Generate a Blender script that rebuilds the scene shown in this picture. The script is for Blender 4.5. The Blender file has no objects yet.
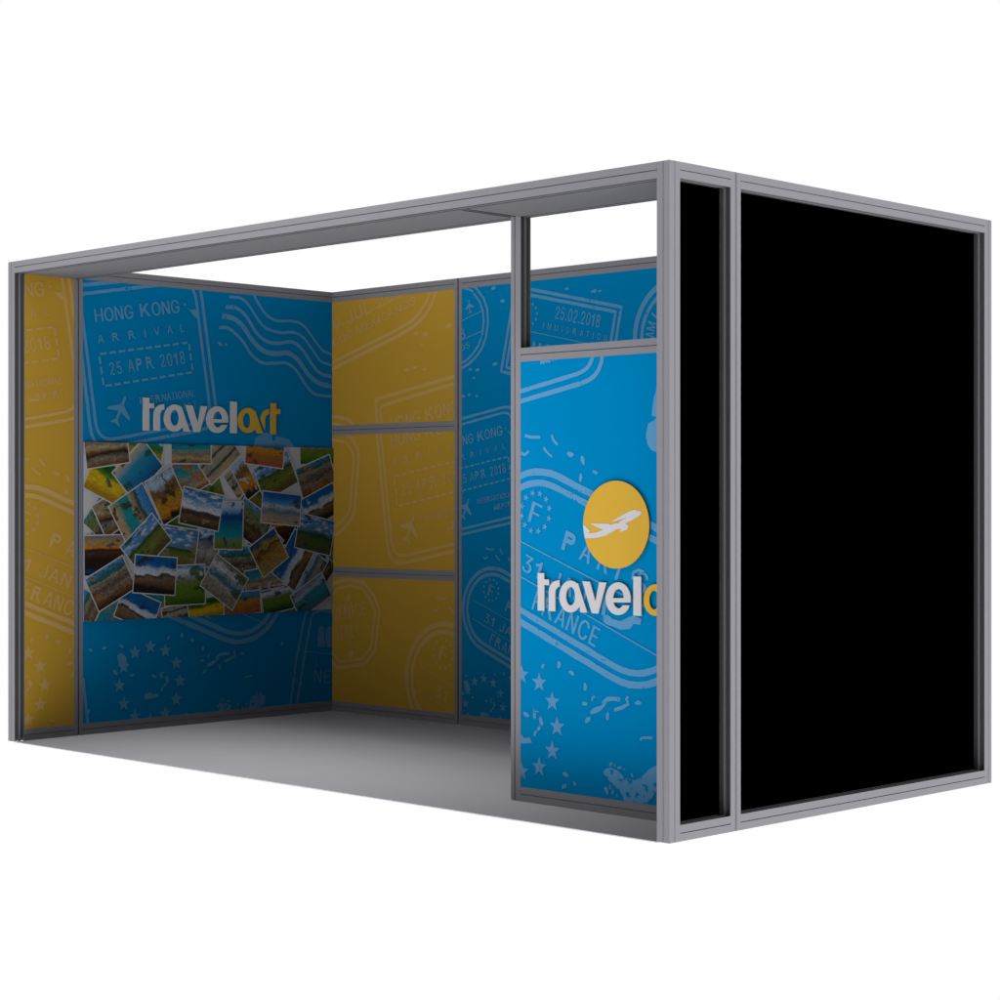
import bpy, bmesh, math, os, random
from mathutils import Vector, Matrix
random.seed(7)
S = bpy.context.scene
COL = S.collection

# ------------------------------------------------------------------ camera
BL, BD, BH = 4.4453, 2.2117, 2.48            # booth length, depth, height (metres)
cam = bpy.data.objects.new('camera', bpy.data.cameras.new('camera'))
COL.objects.link(cam)
cam.location = (9.1117, -5.6033, 1.2414)
cam.rotation_euler = (math.pi / 2, 0, 0.7788)
cam.data.sensor_width = 36
cam.data.lens = 2003.99 / 1000 * 36
cam.data.shift_y = 0.00125
cam.data.clip_end = 500
S.camera = cam

# ------------------------------------------------------------------ light: white background behind the booth,
# plus an invented unseen surround: bright below the front, dim behind the camera, dark overhead
w = bpy.data.worlds.new('World'); S.world = w; w.use_nodes = True
_nt = w.node_tree; _N = _nt.nodes.new; _L = _nt.links.new
bg = _nt.nodes['Background']; bg.inputs[1].default_value = 1.0
_tc = _N('ShaderNodeTexCoord'); _sx = _N('ShaderNodeSeparateXYZ'); _L(_tc.outputs['Generated'], _sx.inputs[0])
_h = _N('ShaderNodeMapRange'); _h.inputs['From Min'].default_value = -1; _L(_sx.outputs['Z'], _h.inputs[0])
def _ramp(stops):
    r = _N('ShaderNodeValToRGB'); _L(_h.outputs[0], r.inputs[0]); e = r.color_ramp.elements
    while len(e) > 1: e.remove(e[-1])
    for k, (z, v) in enumerate(stops):
        q = e[0] if k == 0 else e.new((z+1)/2)
        q.position = (z+1)/2; q.color = (v, v, v, 1)
    return r.outputs[0]
LOW, BELOW, ZEN = 0.489, 1.540, 0.05
_back = _ramp([(-1, 1), (.28, 1), (.5, ZEN)])
_front = _ramp([(-1, BELOW), (-.35, BELOW), (-.25, LOW), (.25, LOW), (.35, 0), (.55, 0), (.75, ZEN)])
_d = _N('ShaderNodeVectorMath'); _d.operation = 'DOT_PRODUCT'; _d.inputs[1].default_value = (-.7071, .7071, 0); _L(_tc.outputs['Generated'], _d.inputs[0])
_m = _N('ShaderNodeMapRange'); _m.interpolation_type = 'SMOOTHSTEP'; _m.inputs['From Min'].default_value = .05; _m.inputs['From Max'].default_value = .45; _L(_d.outputs['Value'], _m.inputs[0])
_x = _N('ShaderNodeMix'); _x.data_type = 'RGBA'; _L(_m.outputs[0], _x.inputs[0]); _L(_front, _x.inputs[6]); _L(_back, _x.inputs[7]); _L(_x.outputs[2], bg.inputs[0])
def area(name, loc, target, size, power, size_y=None, spread=180):
    l = bpy.data.lights.new(name, 'AREA'); l.shape = 'RECTANGLE' if size_y else 'DISK'; l.size = size; l.size_y = size_y or size
    l.energy = power; l.spread = math.radians(spread)
    o = bpy.data.objects.new(name, l); COL.objects.link(o)
    o.location = loc
    o.rotation_euler = (Vector(target) - Vector(loc)).to_track_quat('-Z', 'Y').to_euler()
    return o
area('added_key_light', (2.4, -3, 8), (2.2, .5, 0), 3, 24)  # added light without a visible source, for the fronts and upper back wall
area('added_strip_light', (1.8, -1.5, 4.5), (1.8, .3, 0), 3.4, 7.9, .7, 50)  # added to brighten the floor along the open front
area('added_high_light', (1.7, -2.3, 7), (1.7, .4, 0), 2.2, 1.5, None, 34)  # added too, a narrow beam onto the front floor
area('added_side_light', (14, 1.1, 1.3), (4.4, 1.1, 1.2), 3, 214)  # added to lift only the right-hand frame faces
S.view_settings.view_transform = 'Standard'
S.view_settings.look = 'None'
S.view_settings.exposure = 0
S.view_settings.gamma = 1
S.view_settings.use_curve_mapping = False
S.cycles.max_bounces = 4
S.cycles.diffuse_bounces = 0
S.cycles.glossy_bounces = 1
S.cycles.use_denoising = True

# ------------------------------------------------------------------ materials
def mat(name, col, rough=0.5, spec=0.3, var=0.0, scale=30, metallic=0.0, stretch=None, bump=0.0):
    m = bpy.data.materials.new(name); m.use_nodes = True
    nt = m.node_tree; b = nt.nodes['Principled BSDF']
    b.inputs['Base Color'].default_value = (*col, 1)
    b.inputs['Roughness'].default_value = rough
    b.inputs['Specular IOR Level'].default_value = spec
    b.inputs['Metallic'].default_value = metallic
    if var > 0:
        tc = nt.nodes.new('ShaderNodeTexCoord')
        mp = nt.nodes.new('ShaderNodeMapping')
        mp.inputs['Scale'].default_value = stretch or (1, 1, 1)
        n = nt.nodes.new('ShaderNodeTexNoise'); n.inputs['Scale'].default_value = scale
        n.inputs['Detail'].default_value = 4
        r = nt.nodes.new('ShaderNodeMapRange')
        r.inputs['To Min'].default_value = 1 - var; r.inputs['To Max'].default_value = 1 + var
        mx = nt.nodes.new('ShaderNodeMix'); mx.data_type = 'RGBA'; mx.blend_type = 'MULTIPLY'
        mx.inputs[0].default_value = 1
        mx.inputs[6].default_value = (*col, 1)
        nt.links.new(tc.outputs['Object'], mp.inputs[0])
        nt.links.new(mp.outputs[0], n.inputs['Vector'])
        nt.links.new(n.outputs['Fac'], r.inputs['Value'])
        nt.links.new(r.outputs[0], mx.inputs[7])
        nt.links.new(mx.outputs[2], b.inputs['Base Color'])
        if bump:
            bp = nt.nodes.new('ShaderNodeBump'); bp.inputs['Strength'].default_value = bump
            bp.inputs['Distance'].default_value = 0.001
            nt.links.new(n.outputs['Fac'], bp.inputs['Height'])
            nt.links.new(bp.outputs[0], b.inputs['Normal'])
    return m
def ink(name, col, under, lo=.965, hi=.99, scale=75):
    """stamp ink worn through in small flecks"""
    m = mat(name, col, 0.9, 0.0); nt = m.node_tree; N = nt.nodes.new; L = nt.links.new
    tc = N('ShaderNodeTexCoord'); n1 = N('ShaderNodeTexNoise'); n1.inputs['Scale'].default_value = scale; n1.inputs['Detail'].default_value = 5
    n2 = N('ShaderNodeTexNoise'); n2.inputs['Scale'].default_value = 6; n2.inputs['Detail'].default_value = 2
    L(tc.outputs['Object'], n1.inputs['Vector']); L(tc.outputs['Object'], n2.inputs['Vector'])
    ad = N('ShaderNodeMath'); ad.operation = 'MULTIPLY_ADD'; ad.inputs[1].default_value = .55; L(n2.outputs['Fac'], ad.inputs[0]); L(n1.outputs['Fac'], ad.inputs[2])
    r = N('ShaderNodeMapRange'); r.inputs['From Min'].default_value = lo; r.inputs['From Max'].default_value = hi; L(ad.outputs[0], r.inputs['Value'])
    x = N('ShaderNodeMix'); x.data_type = 'RGBA'; L(r.outputs[0], x.inputs[0]); x.inputs[6].default_value = (*col, 1); x.inputs[7].default_value = (*under, 1)
    L(x.outputs[2], nt.nodes['Principled BSDF'].inputs['Base Color'])
    return m
M = {
 'alu':    mat('anodised_aluminium', (0.345, 0.342, 0.378), 0.45, 0.25, 0.03, 25),
 'slot':   mat('slot_painted_shade', (0.17, 0.17, 0.18), 0.6, 0.1),  # slot walls coloured darker than the aluminium, standing in for recess shade
 'soffit': mat('grey_soffit_board', (0.25, 0.248, 0.27), 0.7, 0.2, 0.02, 6),
 'floor':  mat('grey_floor_sheet', (0.815, 0.81, 0.86), 0.8, 0.1, 0.02, 5),
 'black':  mat('black_panel', (0.0, 0.0, 0.0), 1.0, 0.0),
 'blue':   mat('blue_print', (0.0, 0.311, 0.71), 0.9, 0.0, 0.015, 3),
 'pale':   ink('pale_blue_ink', (0.15, 0.43, 0.78), (0.0, 0.311, 0.71)),
 'yellow': mat('yellow_print', (0.77, 0.448, 0.055), 0.9, 0.0, 0.015, 3),
 'tan':    ink('tan_ink', (0.83, 0.525, 0.175), (0.77, 0.448, 0.055)),
 'worn':   ink('worn_pale_ink', (0.15, 0.43, 0.78), (0.0, 0.311, 0.71), .84, .87, 38),
 'white':  mat('white_letter', (0.86, 0.86, 0.90), 0.5, 0.2),
 'gold':   mat('yellow_letter', (0.93, 0.555, 0.053), 0.5, 0.2),
 'paper':  mat('white_paper', (0.74, 0.74, 0.78), 0.7, 0.1),
}

# ------------------------------------------------------------------ helpers
def thing(name, label, cat, loc=(0, 0, 0), group=None):
    o = bpy.data.objects.new(name, None); COL.objects.link(o)
    o.location = loc; o['label'] = label; o['category'] = cat; o['kind'] = 'thing'
    o.empty_display_size = 0.1
    if group: o['group'] = group
    return o
def link(name, me, parent=None, label=None):
    o = bpy.data.objects.new(name, me); COL.objects.link(o)
    if parent:
        o.parent = parent
        p = parent; off = Vector((0, 0, 0))
        while p: off += p.location; p = p.parent
        me.transform(Matrix.Translation(-off))          # meshes are written in booth coordinates
    if label: o['label'] = label
    return o
def finish(name, bm, mats, parent=None, label=None):
    me = bpy.data.meshes.new(name); bm.to_mesh(me); bm.free()
    for m in (mats if isinstance(mats, (list, tuple)) else [mats]): me.materials.append(m)
    return link(name, me, parent, label)
def box(bm, a, b, mi=0):
    x0, y0, z0 = a; x1, y1, z1 = b
    v = [bm.verts.new(p) for p in ((x0,y0,z0),(x1,y0,z0),(x1,y1,z0),(x0,y1,z0),(x0,y0,z1),(x1,y0,z1),(x1,y1,z1),(x0,y1,z1))]
    for f in ((3,2,1,0),(4,5,6,7),(0,1,5,4),(1,2,6,5),(2,3,7,6),(3,0,4,7)):
        bm.faces.new([v[i] for i in f]).material_index = mi

FINE = [(0.0288, 0.0312, 0.003)]                            # the same, finer, on the near post
LINE = [(0.0283, 0.0317, 0.009)]                            # thin centre line of a profile
CHAN = [(0.003, 0.0255, 0.016), (0.0345, 0.057, 0.016)]   # the two slots on a side facing an opening
def cross(wd, dp, bottom=(), right=(), top=(), left=()):
    """outline of an extrusion, notches given as (start, end, depth) along each side; the flag marks the sides of a deep slot"""
    pts = [(0, 0, 0)]
    def add(seq, d):
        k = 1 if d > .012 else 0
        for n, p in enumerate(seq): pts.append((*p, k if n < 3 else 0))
    for a, b, d in bottom: add([(a, 0), (a, d), (b, d), (b, 0)], d)
    pts.append((wd, 0, 0))
    for a, b, d in right: add([(wd, a), (wd - d, a), (wd - d, b), (wd, b)], d)
    pts.append((wd, dp, 0))
    for a, b, d in reversed(top): add([(b, dp), (b, dp - d), (a, dp - d), (a, dp)], d)
    pts.append((0, dp, 0))
    for a, b, d in reversed(left): add([(0, b), (d, b), (d, a), (0, a)], d)
    out = []
    for p in pts:
        if out and abs(p[0]-out[-1][0]) < 1e-6 and abs(p[1]-out[-1][1]) < 1e-6: out[-1] = p
        else: out.append(p)
    if abs(out[0][0]-out[-1][0]) < 1e-6 and abs(out[0][1]-out[-1][1]) < 1e-6: out.pop()
    return out
def member(name, parent, origin, P, Q, R, length, outline, m='alu'):
    """extrude an outline (in directions P, Q) along R"""
    bm = bmesh.new()
    o, P, Q, R = Vector(origin), Vector(P), Vector(Q), Vector(R)
    A = [bm.verts.new(o + P*p[0] + Q*p[1]) for p in outline]
    B = [bm.verts.new(o + P*p[0] + Q*p[1] + R*length) for p in outline]
    n = len(A)
    for i in range(n):
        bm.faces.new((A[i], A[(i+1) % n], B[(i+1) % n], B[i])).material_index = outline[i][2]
    caps = [bm.faces.new(A[::-1]), bm.faces.new(B)]
    bmesh.ops.triangulate(bm, faces=caps)
    bmesh.ops.recalc_face_normals(bm, faces=bm.faces)
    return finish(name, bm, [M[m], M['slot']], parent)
X, Y, Z = (1, 0, 0), (0, 1, 0), (0, 0, 1)
STEP_R = lambda wd: [(0, 0.010, 0.0045), (0.050, 0.060, 0.0045)]

# ------------------------------------------------------------------ flat artwork (u right, v up on a panel)
class Art:
    def __init__(s): s.items = []                       # (stamp, verts2d, faces)
    def add(s, tag, verts, faces): s.items.append((tag, verts, faces))
    def poly(s, tag, pts): s.add(tag, [tuple(p) for p in pts], [tuple(range(len(pts)))])
    def stroke(s, tag, pts, wd, closed=False, rough=0.12):
        if closed: pts = list(pts) + [pts[0]]
        # resample for slightly worn edges
        q = [Vector(pts[0])]
        for a, b in zip(pts, pts[1:]):
            a, b = Vector(a), Vector(b); k = max(1, int((b-a).length / 0.035))
            for i in range(1, k+1): q.append(a.lerp(b, i/k))
        if closed: q.pop()
        vs, fs = [], []
        for i, p in enumerate(q):
            d = (q[(i+1) % len(q)] - q[i-1]) if closed else (q[min(i+1, len(q)-1)] - q[max(i-1, 0)])
            d = d.normalized() if d.length > 1e-9 else Vector((1, 0))
            n = Vector((-d.y, d.x)); r1 = 1 + random.uniform(-rough, rough*.3); r2 = 1 + random.uniform(-rough, rough*.3)
            vs += [tuple(p + n*wd/2*r1), tuple(p - n*wd/2*r2)]
        nv = len(vs)
        for i in range(len(q) - (0 if closed else 1)): fs.append((2*i, 2*i+1, (2*i+3) % nv, (2*i+2) % nv))
        s.add(tag, vs, fs)
    def blob(s, tag, c, r, asp=1.4, ang=None, k=9):
        ang = random.uniform(0, 3.14) if ang is None else ang
        pts = []
        for i in range(k):
            t = 2*math.pi*i/k; rr = r*random.uniform(.7, 1.15)
            x, y = rr*asp*math.cos(t), rr/asp**.5*math.sin(t)
            pts.append((c[0]+x*math.cos(ang)-y*math.sin(ang), c[1]+x*math.sin(ang)+y*math.cos(ang)))
        s.poly(tag, pts)
    def star(s, tag, c, r, rot=0.0):
        s.poly(tag, [(c[0]+(r if i % 2 == 0 else r*.42)*math.sin(rot+math.pi*i/5), c[1]+(r if i % 2 == 0 else r*.42)*math.cos(rot+math.pi*i/5)) for i in range(10)])
    def text(s, tag, txt, a, b, cap, bold=0.0, space=1.0, chars=None):
        """text whose baseline runs from a to b (the advance is fitted to that length), capital height cap"""
        vs, fs = text_mesh(txt, bold, space)
        x0 = min(v[0] for v in vs); x1 = max(v[0] for v in vs)
        a, b = Vector(a), Vector(b); L = (b-a).length; e = (b-a)/L; n = Vector((-e.y, e.x))
        sx = L/(x1-x0); sy = cap/CAPH
        s.add(tag, [(*(a + e*(v[0]-x0)*sx + n*v[1]*sy), v[2]) for v in vs], fs)
FONT = None
try:
    FONT = bpy.data.fonts.load(os.path.join(bpy.utils.system_resource('DATAFILES'), 'fonts', 'Inter.woff2'))   # Blender's own interface font
except Exception:
    pass
def raw_text(txt, bold=0.0, space=1.0):
    c = bpy.data.curves.new('t', 'FONT'); c.body = txt; c.size = 1; c.offset = bold; c.space_character = space
    c.resolution_u = 3
    if FONT: c.font = FONT
    o = bpy.data.objects.new('t', c); COL.objects.link(o)
    dg = bpy.context.evaluated_depsgraph_get(); dg.update()
    me = bpy.data.meshes.new_from_object(o.evaluated_get(dg))
    P = [(v.co.x, v.co.y) for v in me.vertices]
    tris = []
    for p in me.polygons:
        q = list(p.vertices); tris += [(q[0], q[k], q[k+1]) for k in range(1, len(q)-1)]
    def overlap(A_, B_):                                 # do two triangles share area?
        for T1, T2 in ((A_, B_), (B_, A_)):
            cx = sum(p[0] for p in T1)/3; cy = sum(p[1] for p in T1)/3
            for k in range(3):
                a, b = T1[k], T1[(k+1) % 3]; nx, ny = b[1]-a[1], a[0]-b[0]
                L_ = math.hypot(nx, ny)
                if L_ < 1e-7: return False
                if (cx-a[0])*nx+(cy-a[1])*ny > 0: nx, ny = -nx, -ny
                if min((p[0]-a[0])*nx+(p[1]-a[1])*ny for p in T2) > -1e-4*L_: return False
        return True
    # contours of one glyph may overlap: lift the overlapping faces a hair
    vs, fs, done = [], [], []
    for t3 in tris:
        T_ = [P[k] for k in t3]; x0 = min(p[0] for p in T_); x1 = max(p[0] for p in T_)
        used = {lv for (o0, o1, O_, lv) in done if o1 > x0 and o0 < x1 and overlap(T_, O_)}
        lv = 0
        while lv in used: lv += 1
        done.append((x0, x1, T_, lv)); n0 = len(vs)
        vs += [(p[0], p[1], lv*0.00003 - 1.0) for p in T_]; fs.append((n0, n0+1, n0+2))
    bpy.data.objects.remove(o); bpy.data.curves.remove(c); bpy.data.meshes.remove(me)
    return vs, fs
_v, _f = raw_text('H'); CAPH = max(p[1] for p in _v)
_cache = {}
def _xmax(txt, bold): return max(p[0] for p in raw_text(txt, bold)[0])
def glyph(ch, bold):
    """mesh and advance of one capital, digit or stop; plain I and 1 are drawn here"""
    if (ch, bold) in _cache: return _cache[ch, bold]
    st = .092 + 1.5*bold; H = CAPH
    if ch == ' ': g = ([], [], .26)
    elif ch == 'I': g = ([(.08, 0, -1.), (.08+st, 0, -1.), (.08+st, H, -1.), (.08, H, -1.)], [(0, 1, 2, 3)], .16+st)
    elif ch in 'KPR':
        v, f = [], []
        def face(pts, z=0.0): f.append(tuple(range(len(v), len(v)+len(pts)))); v.extend((p[0], p[1], z - 1.) for p in pts)
        b = .08 + st
        face([(.08, 0), (b, 0), (b, H), (.08, H)])
        if ch == 'K':
            face([(b, .27*H), (.60, H), (.60-1.3*st, H), (b, .27*H+1.5*st)], .00006)
            face([(.64-1.25*st, 0), (.64, 0), (.37, .60*H), (.28, .47*H)], .00012)
        else:
            lo = .42*H if ch == 'P' else .45*H
            c, rr = (H+lo)/2, (H-lo)/2 - st/2
            ln = [(b, H-st/2), (.34, H-st/2)] + [(.34+rr*math.sin(math.pi*k/10), c+rr*math.cos(math.pi*k/10)) for k in range(1, 10)] + [(.34, lo+st/2), (b, lo+st/2)]
            for k in range(len(ln)-1):
                def off(i):
                    d_ = Vector(ln[min(i+1, len(ln)-1)]) - Vector(ln[max(i-1, 0)]); d_.normalize()
                    return (ln[i][0]-d_.y*st/2, ln[i][1]+d_.x*st/2), (ln[i][0]+d_.y*st/2, ln[i][1]-d_.x*st/2)
                (p0, p1), (p2, p3) = off(k), off(k+1); face([p0, p1, p3, p2])
            if ch == 'R': face([(.29, lo), (.29+1.15*st, lo), (.63, 0), (.63-1.2*st, 0)])
        g = (v, f, .66 if ch == 'P' else .69)
    elif ch == '1':
        x = .17; t = .8*st
        g = ([(x, 0, -1.), (x+st, 0, -1.), (x+st, H, -1.), (x+st*.25, H, -1.), (x, H*.89, -1.), (.03, H*.80, -1.), (.03, H*.80-t, -1.), (x, H*.85-t, -1.)], [(0, 1, 2, 3, 4, 7), (4, 5, 6, 7)], x+st+.10)
    else:
        v0, f0 = raw_text(ch); v, f = [], []
        for k, dx in enumerate((0, -bold, bold) if bold else (0,)):          # heavier by two side copies, a hair apart
            n0 = len(v); v += [(p[0]+dx, p[1], p[2]+k*0.00006) for p in v0]; f += [tuple(i+n0 for i in q) for q in f0]
        g = (v, f, _xmax('H'+ch+'H', 0) - _xmax('HH', 0))
    _cache[ch, bold] = g
    return g
def text_mesh(txt, bold=0.0, space=1.0):
    vs, fs, x = [], [], 0.0
    for ch in txt:
        v, f, adv = glyph(ch, bold); n0 = len(vs)
        vs += [(p[0]+x, p[1], p[2]) for p in v]; fs += [tuple(k+n0 for k in q) for q in f]
        x += adv + (space-1)*.45
    return vs, fs
def curve_mesh(name, loops, extrude):
    """filled 2D outline with holes, extruded; returns a mesh in (u, v, n) with n from 0 to 2*extrude"""
    c = bpy.data.curves.new(name, 'CURVE'); c.dimensions = '2D'; c.fill_mode = 'BOTH'; c.extrude = extrude
    for lp in loops:
        sp = c.splines.new('POLY'); sp.points.add(len(lp)-1); sp.use_cyclic_u = True
        for i, p in enumerate(lp): sp.points[i].co = (p[0], p[1], 0, 1)
    o = bpy.data.objects.new(name, c); COL.objects.link(o)
    dg = bpy.context.evaluated_depsgraph_get(); dg.update()
    me = bpy.data.meshes.new_from_object(o.evaluated_get(dg))
    bpy.data.objects.remove(o); bpy.data.curves.remove(c)
    me.transform(Matrix.Translation((0, 0, extrude)))
    return me
def arc(c, rx, ry, a0, a1, k=20):
    return [(c[0]+rx*math.cos(math.radians(a0+(a1-a0)*i/k)), c[1]+ry*math.sin(math.radians(a0+(a1-a0)*i/k))) for i in range(k+1)]
def rrect(p, rad, k=6):
    """rounded outline through the corners p"""
    out = []; n = len(p)
    for i in range(n):
        r = rad[i] if isinstance(rad, (list, tuple)) else rad
        b = Vector(p[i]); a = Vector(p[i-1]); c = Vector(p[(i+1) % n])
        s1 = b + (a-b).normalized()*r; s2 = b + (c-b).normalized()*r
        for j in range(k+1):
            t = j/k; out.append(tuple(s1*(1-t)**2 + b*2*t*(1-t) + s2*t*t))
    return out
def plane_icon(art, tag, c, size, ang):
    half = [(0.0, 1.0), (.09, .86), (.10, .38), (.88, -.16), (.88, -.33), (.10, -.10), (.08, -.62), (.34, -.84), (.34, -.96), (0, -.86)]
    pts = half + [(-x, y) for x, y in half[-2:0:-1]]
    ca, sa = math.cos(ang), math.sin(ang)
    art.poly(tag, [(c[0]+size*(x*ca-y*sa), c[1]+size*(x*sa+y*ca)) for x, y in pts])

A = Art()
# --- arrival stamp (metres on the wide blue wall: u from the front, v from the floor)
hk = 'arrival'
A.stroke(hk, rrect([(.355, 2.380), (1.175, 2.512), (1.312, 1.661), (.478, 1.512)], (.03, .13, .13, .13)), .021, True)
A.stroke(hk, rrect([(.395, 2.340), (1.141, 2.468), (1.263, 1.695), (.510, 1.558)], (.03, .11, .11, .11)), .019, True)
A.text(hk, 'HONG KONG', (.495, 2.195), (1.048, 2.285), .073, .014)
A.text(hk, 'ARRIVAL', (.512, 2.085), (1.079, 2.182), .045, .004, 2.3)
bx = [(.517, 2.028), (1.107, 2.124), (1.135, 1.960), (.546, 1.858)]
for i in range(4):
    a, b = Vector(bx[i]), Vector(bx[(i+1) % 4]); n = max(3, round((b-a).length/.062))
    for j in range(n): A.stroke(hk, [tuple(a.lerp(b, (j+.12)/n)), tuple(a.lerp(b, (j+.82)/n))], .013)
A.text(hk, '25 APR 2018', (.589, 1.918), (1.085, 2.007), .068, .010, 1.12)
plane_icon(A, hk, (.652, 1.733), .088, -.42)
A.text(hk, 'INTERNATIONAL', (.781, 1.768), (1.156, 1.826), .040, .012)
A.text(hk, 'AIRPORT', (.955, 1.722), (1.163, 1.757), .040, .012)
A.poly(hk, [(1.09, 2.318), (1.12, 2.305), (1.15, 2.312), (1.175, 2.29), (1.185, 2.26), (1.15, 2.265), (1.13, 2.285)])
for p, r in (((1.325, 2.128), .014), ((1.365, 2.127), .008), ((1.08, 2.335), .008)): A.blob('bits', p, r)
# --- postmark waves
for pts, wd in (
 ([(1.53, 2.47), (1.572, 2.41), (1.645, 2.323), (1.726, 2.285), (1.845, 2.29), (1.935, 2.267), (2.027, 2.178), (2.088, 2.129), (2.2, 2.10)], .017),
 ([(1.39, 2.397), (1.464, 2.397), (1.522, 2.366), (1.587, 2.291), (1.653, 2.237), (1.756, 2.218), (1.86, 2.225), (1.935, 2.196), (2.012, 2.119), (2.073, 2.063), (2.2, 2.04)], .018),
 ([(1.362, 2.338), (1.436, 2.338), (1.507, 2.297), (1.58, 2.21), (1.653, 2.163), (1.741, 2.155), (1.845, 2.168), (1.92, 2.131), (2.012, 2.03), (2.073, 1.992), (2.2, 1.975)], .023),
 ([(1.337, 2.286), (1.407, 2.279), (1.479, 2.244), (1.551, 2.163), (1.638, 2.104), (1.726, 2.094), (1.815, 2.102), (1.89, 2.066), (1.966, 1.987), (2.058, 1.935), (2.2, 1.92)], .031),
 ([(1.316, 2.219), (1.379, 2.221), (1.45, 2.18), (1.493, 2.142), (1.543, 2.082), (1.623, 2.037), (1.711, 2.039), (1.8, 2.043), (1.875, 2.006), (1.966, 1.905), (2.042, 1.867), (2.2, 1.865)], .020)):
    # smooth the measured points
    sm = []
    P4 = [pts[0]] + pts + [pts[-1]]
    for i in range(1, len(P4)-2):
        p0, p1, p2, p3 = [Vector(q) for q in P4[i-1:i+3]]
        for j in range(5):
            t = j/5; sm.append(tuple(.5*((2*p1) + (p2-p0)*t + (2*p0-5*p1+4*p2-p3)*t*t + (3*p1-p0-3*p2+p3)*t**3)))
    A.stroke('waves', sm + [pts[-1]], wd)
# --- oval entry stamp
pr = 'oval'
d = Vector((.93, -.366)).normalized(); ang = math.degrees(math.atan2(d.y, d.x))
for r, wd in ((.318, .030), (.272, .028)):
    A.stroke(pr, arc((.941, .967), r, r, ang+90, ang+270, 22) + arc((1.464, .761), r, r, ang-90, ang+90, 22), wd, True)
A.text(pr, 'F', (.882, 1.083), (.938, 1.062), .088, .022)
for i in range(12):
    t = 2*math.pi*i/12 + .2
    A.star(pr, (.927+.080*math.cos(t), 1.119+.080*math.sin(t)), .0165, .3)
for k, ch in enumerate('PARIS'):
    o = Vector((1.07, .970)) + d*(k*.1035); A.text(pr, ch, tuple(o), tuple(o + d*(.062 if ch != 'I' else .016)), .083, .020)
A.stroke(pr, [(.74, 1.035), (1.75, .668)], .006); A.stroke(pr, [(.72, .900), (1.66, .533)], .006)
A.text(pr, '31 JAN', (.847, .880), (1.195, .748), .072, .016, 1.1)
A.text(pr, 'FRANCE', (.904, .721), (1.256, .580), .080, .018, 1.1)
A.poly(pr, [(1.299, .707), (1.323, .714), (1.351, .697), (1.392, .691), (1.432, .708), (1.459, .716), (1.499, .705), (1.493, .68), (1.459, .683), (1.439, .662), (1.392, .657), (1.351, .668), (1.323, .672), (1.302, .682)])
A.stroke(pr, [(1.452, .857), (1.459, .885), (1.486, .895), (1.513, .887)], .014)
A.stroke(pr, [(1.32, .785), (1.305, .75), (1.30, .71)], .02)
# --- ring of stars
for i in range(12):
    t = 2*math.pi*i/12; A.star('stars', (.848+.2*math.sin(t), .247+.2*math.cos(t)), .043)
# --- worn bits around
bt = 'bits'
for x, y in ((1.121,1.355),(1.188,1.328),(1.256,1.281),(1.178,1.257),(1.202,.419),(1.199,.351),(1.322,.311),(1.217,.289),(1.482,.374),(.873,.282),(.96,.261),(.947,.232),(.926,.209),(1.092,.058),(1.088,.009),(1.144,.025),(1.317,.015),(.969,.488),
             (.46,.45),(.55,.455),(.66,.46),(.62,.32),(.66,.36),(1.06,.50),(1.13,.47),(1.77,.42),(.45,.12),(.73,.30)):
    A.blob(bt, (x, y), random.uniform(.009, .015), 1.5)
for pts, wd in (([(.867,1.436),(.899,1.428),(.954,1.425)], .014), ([(1.018,1.434),(1.030,1.412),(1.052,1.393)], .014),
                ([(.844,1.364),(.867,1.355),(.89,1.37)], .015), ([(.972,1.383),(.996,1.360),(1.022,1.345)], .013),
                ([(.958,1.74),(.967,1.728),(.981,1.738),(1.012,1.736)], .012), ([(1.295,.360),(1.322,.379),(1.353,.382),(1.389,.381)], .019),
                ([(1.254,.384),(1.24,.378),(1.24,.365)], .012), ([(1.429,.397),(1.42,.383),(1.431,.367),(1.398,.348),(1.358,.337)], .017),
                ([(1.495,.229),(1.499,.239),(1.521,.243),(1.555,.243)], .012), ([(.92,.312),(.915,.30),(.945,.30)], .008)):
    A.stroke(bt, pts, wd, rough=.35)
A.poly(bt, [(1.227,.319),(1.245,.337),(1.29,.351),(1.308,.365),(1.317,.359),(1.295,.337),(1.272,.322),(1.236,.311)])
A.poly(bt, [(.81,.192),(.853,.198),(.858,.186),(.897,.19),(.907,.169),(.873,.164),(.81,.160)])
A.poly(bt, [(.911,.292),(.931,.295),(.928,.269),(.916,.268)])
A.poly(bt, [(.63,.41),(.66,.425),(.69,.40),(.70,.35),(.675,.37),(.645,.36)])
# tail-like splash and tag-like splash
A.poly('ragged', [(1.299,.084),(1.308,.099),(1.335,.108),(1.371,.101),(1.407,.081),(1.433,.074),(1.468,.07),(1.504,.09),(1.538,.12),(1.573,.138),(1.620,.143),(1.65,.12),(1.645,.08),(1.60,.058),(1.577,.045),(1.547,.0),(1.53,-.05),(1.425,-.05),(1.398,.007),(1.362,.037),(1.317,.062)])
A.poly('splash', [(1.549,1.361),(1.529,1.386),(1.521,1.418),(1.533,1.467),(1.562,1.477),(1.576,1.49),(1.55,1.497),(1.562,1.566),(1.578,1.605),(1.615,1.624),(1.653,1.637),(1.695,1.627),(1.70,1.589),(1.721,1.592),(1.725,1.62),(1.778,1.612),(1.829,1.597),(1.86,1.563),(1.87,1.45),(1.8,1.36),(1.61,1.345)])
A.stroke('splash', [(.415, .30), (.452, .02)], .020)
for x, y in ((1.36,.118),(1.385,.112),(1.41,.108),(1.45,.088),(1.335,.03),(1.35,.012),(1.37,.0),(1.585,.148),(1.34,.122)): A.blob('bits', (x, y), random.uniform(.004, .009), 1.6)
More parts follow.
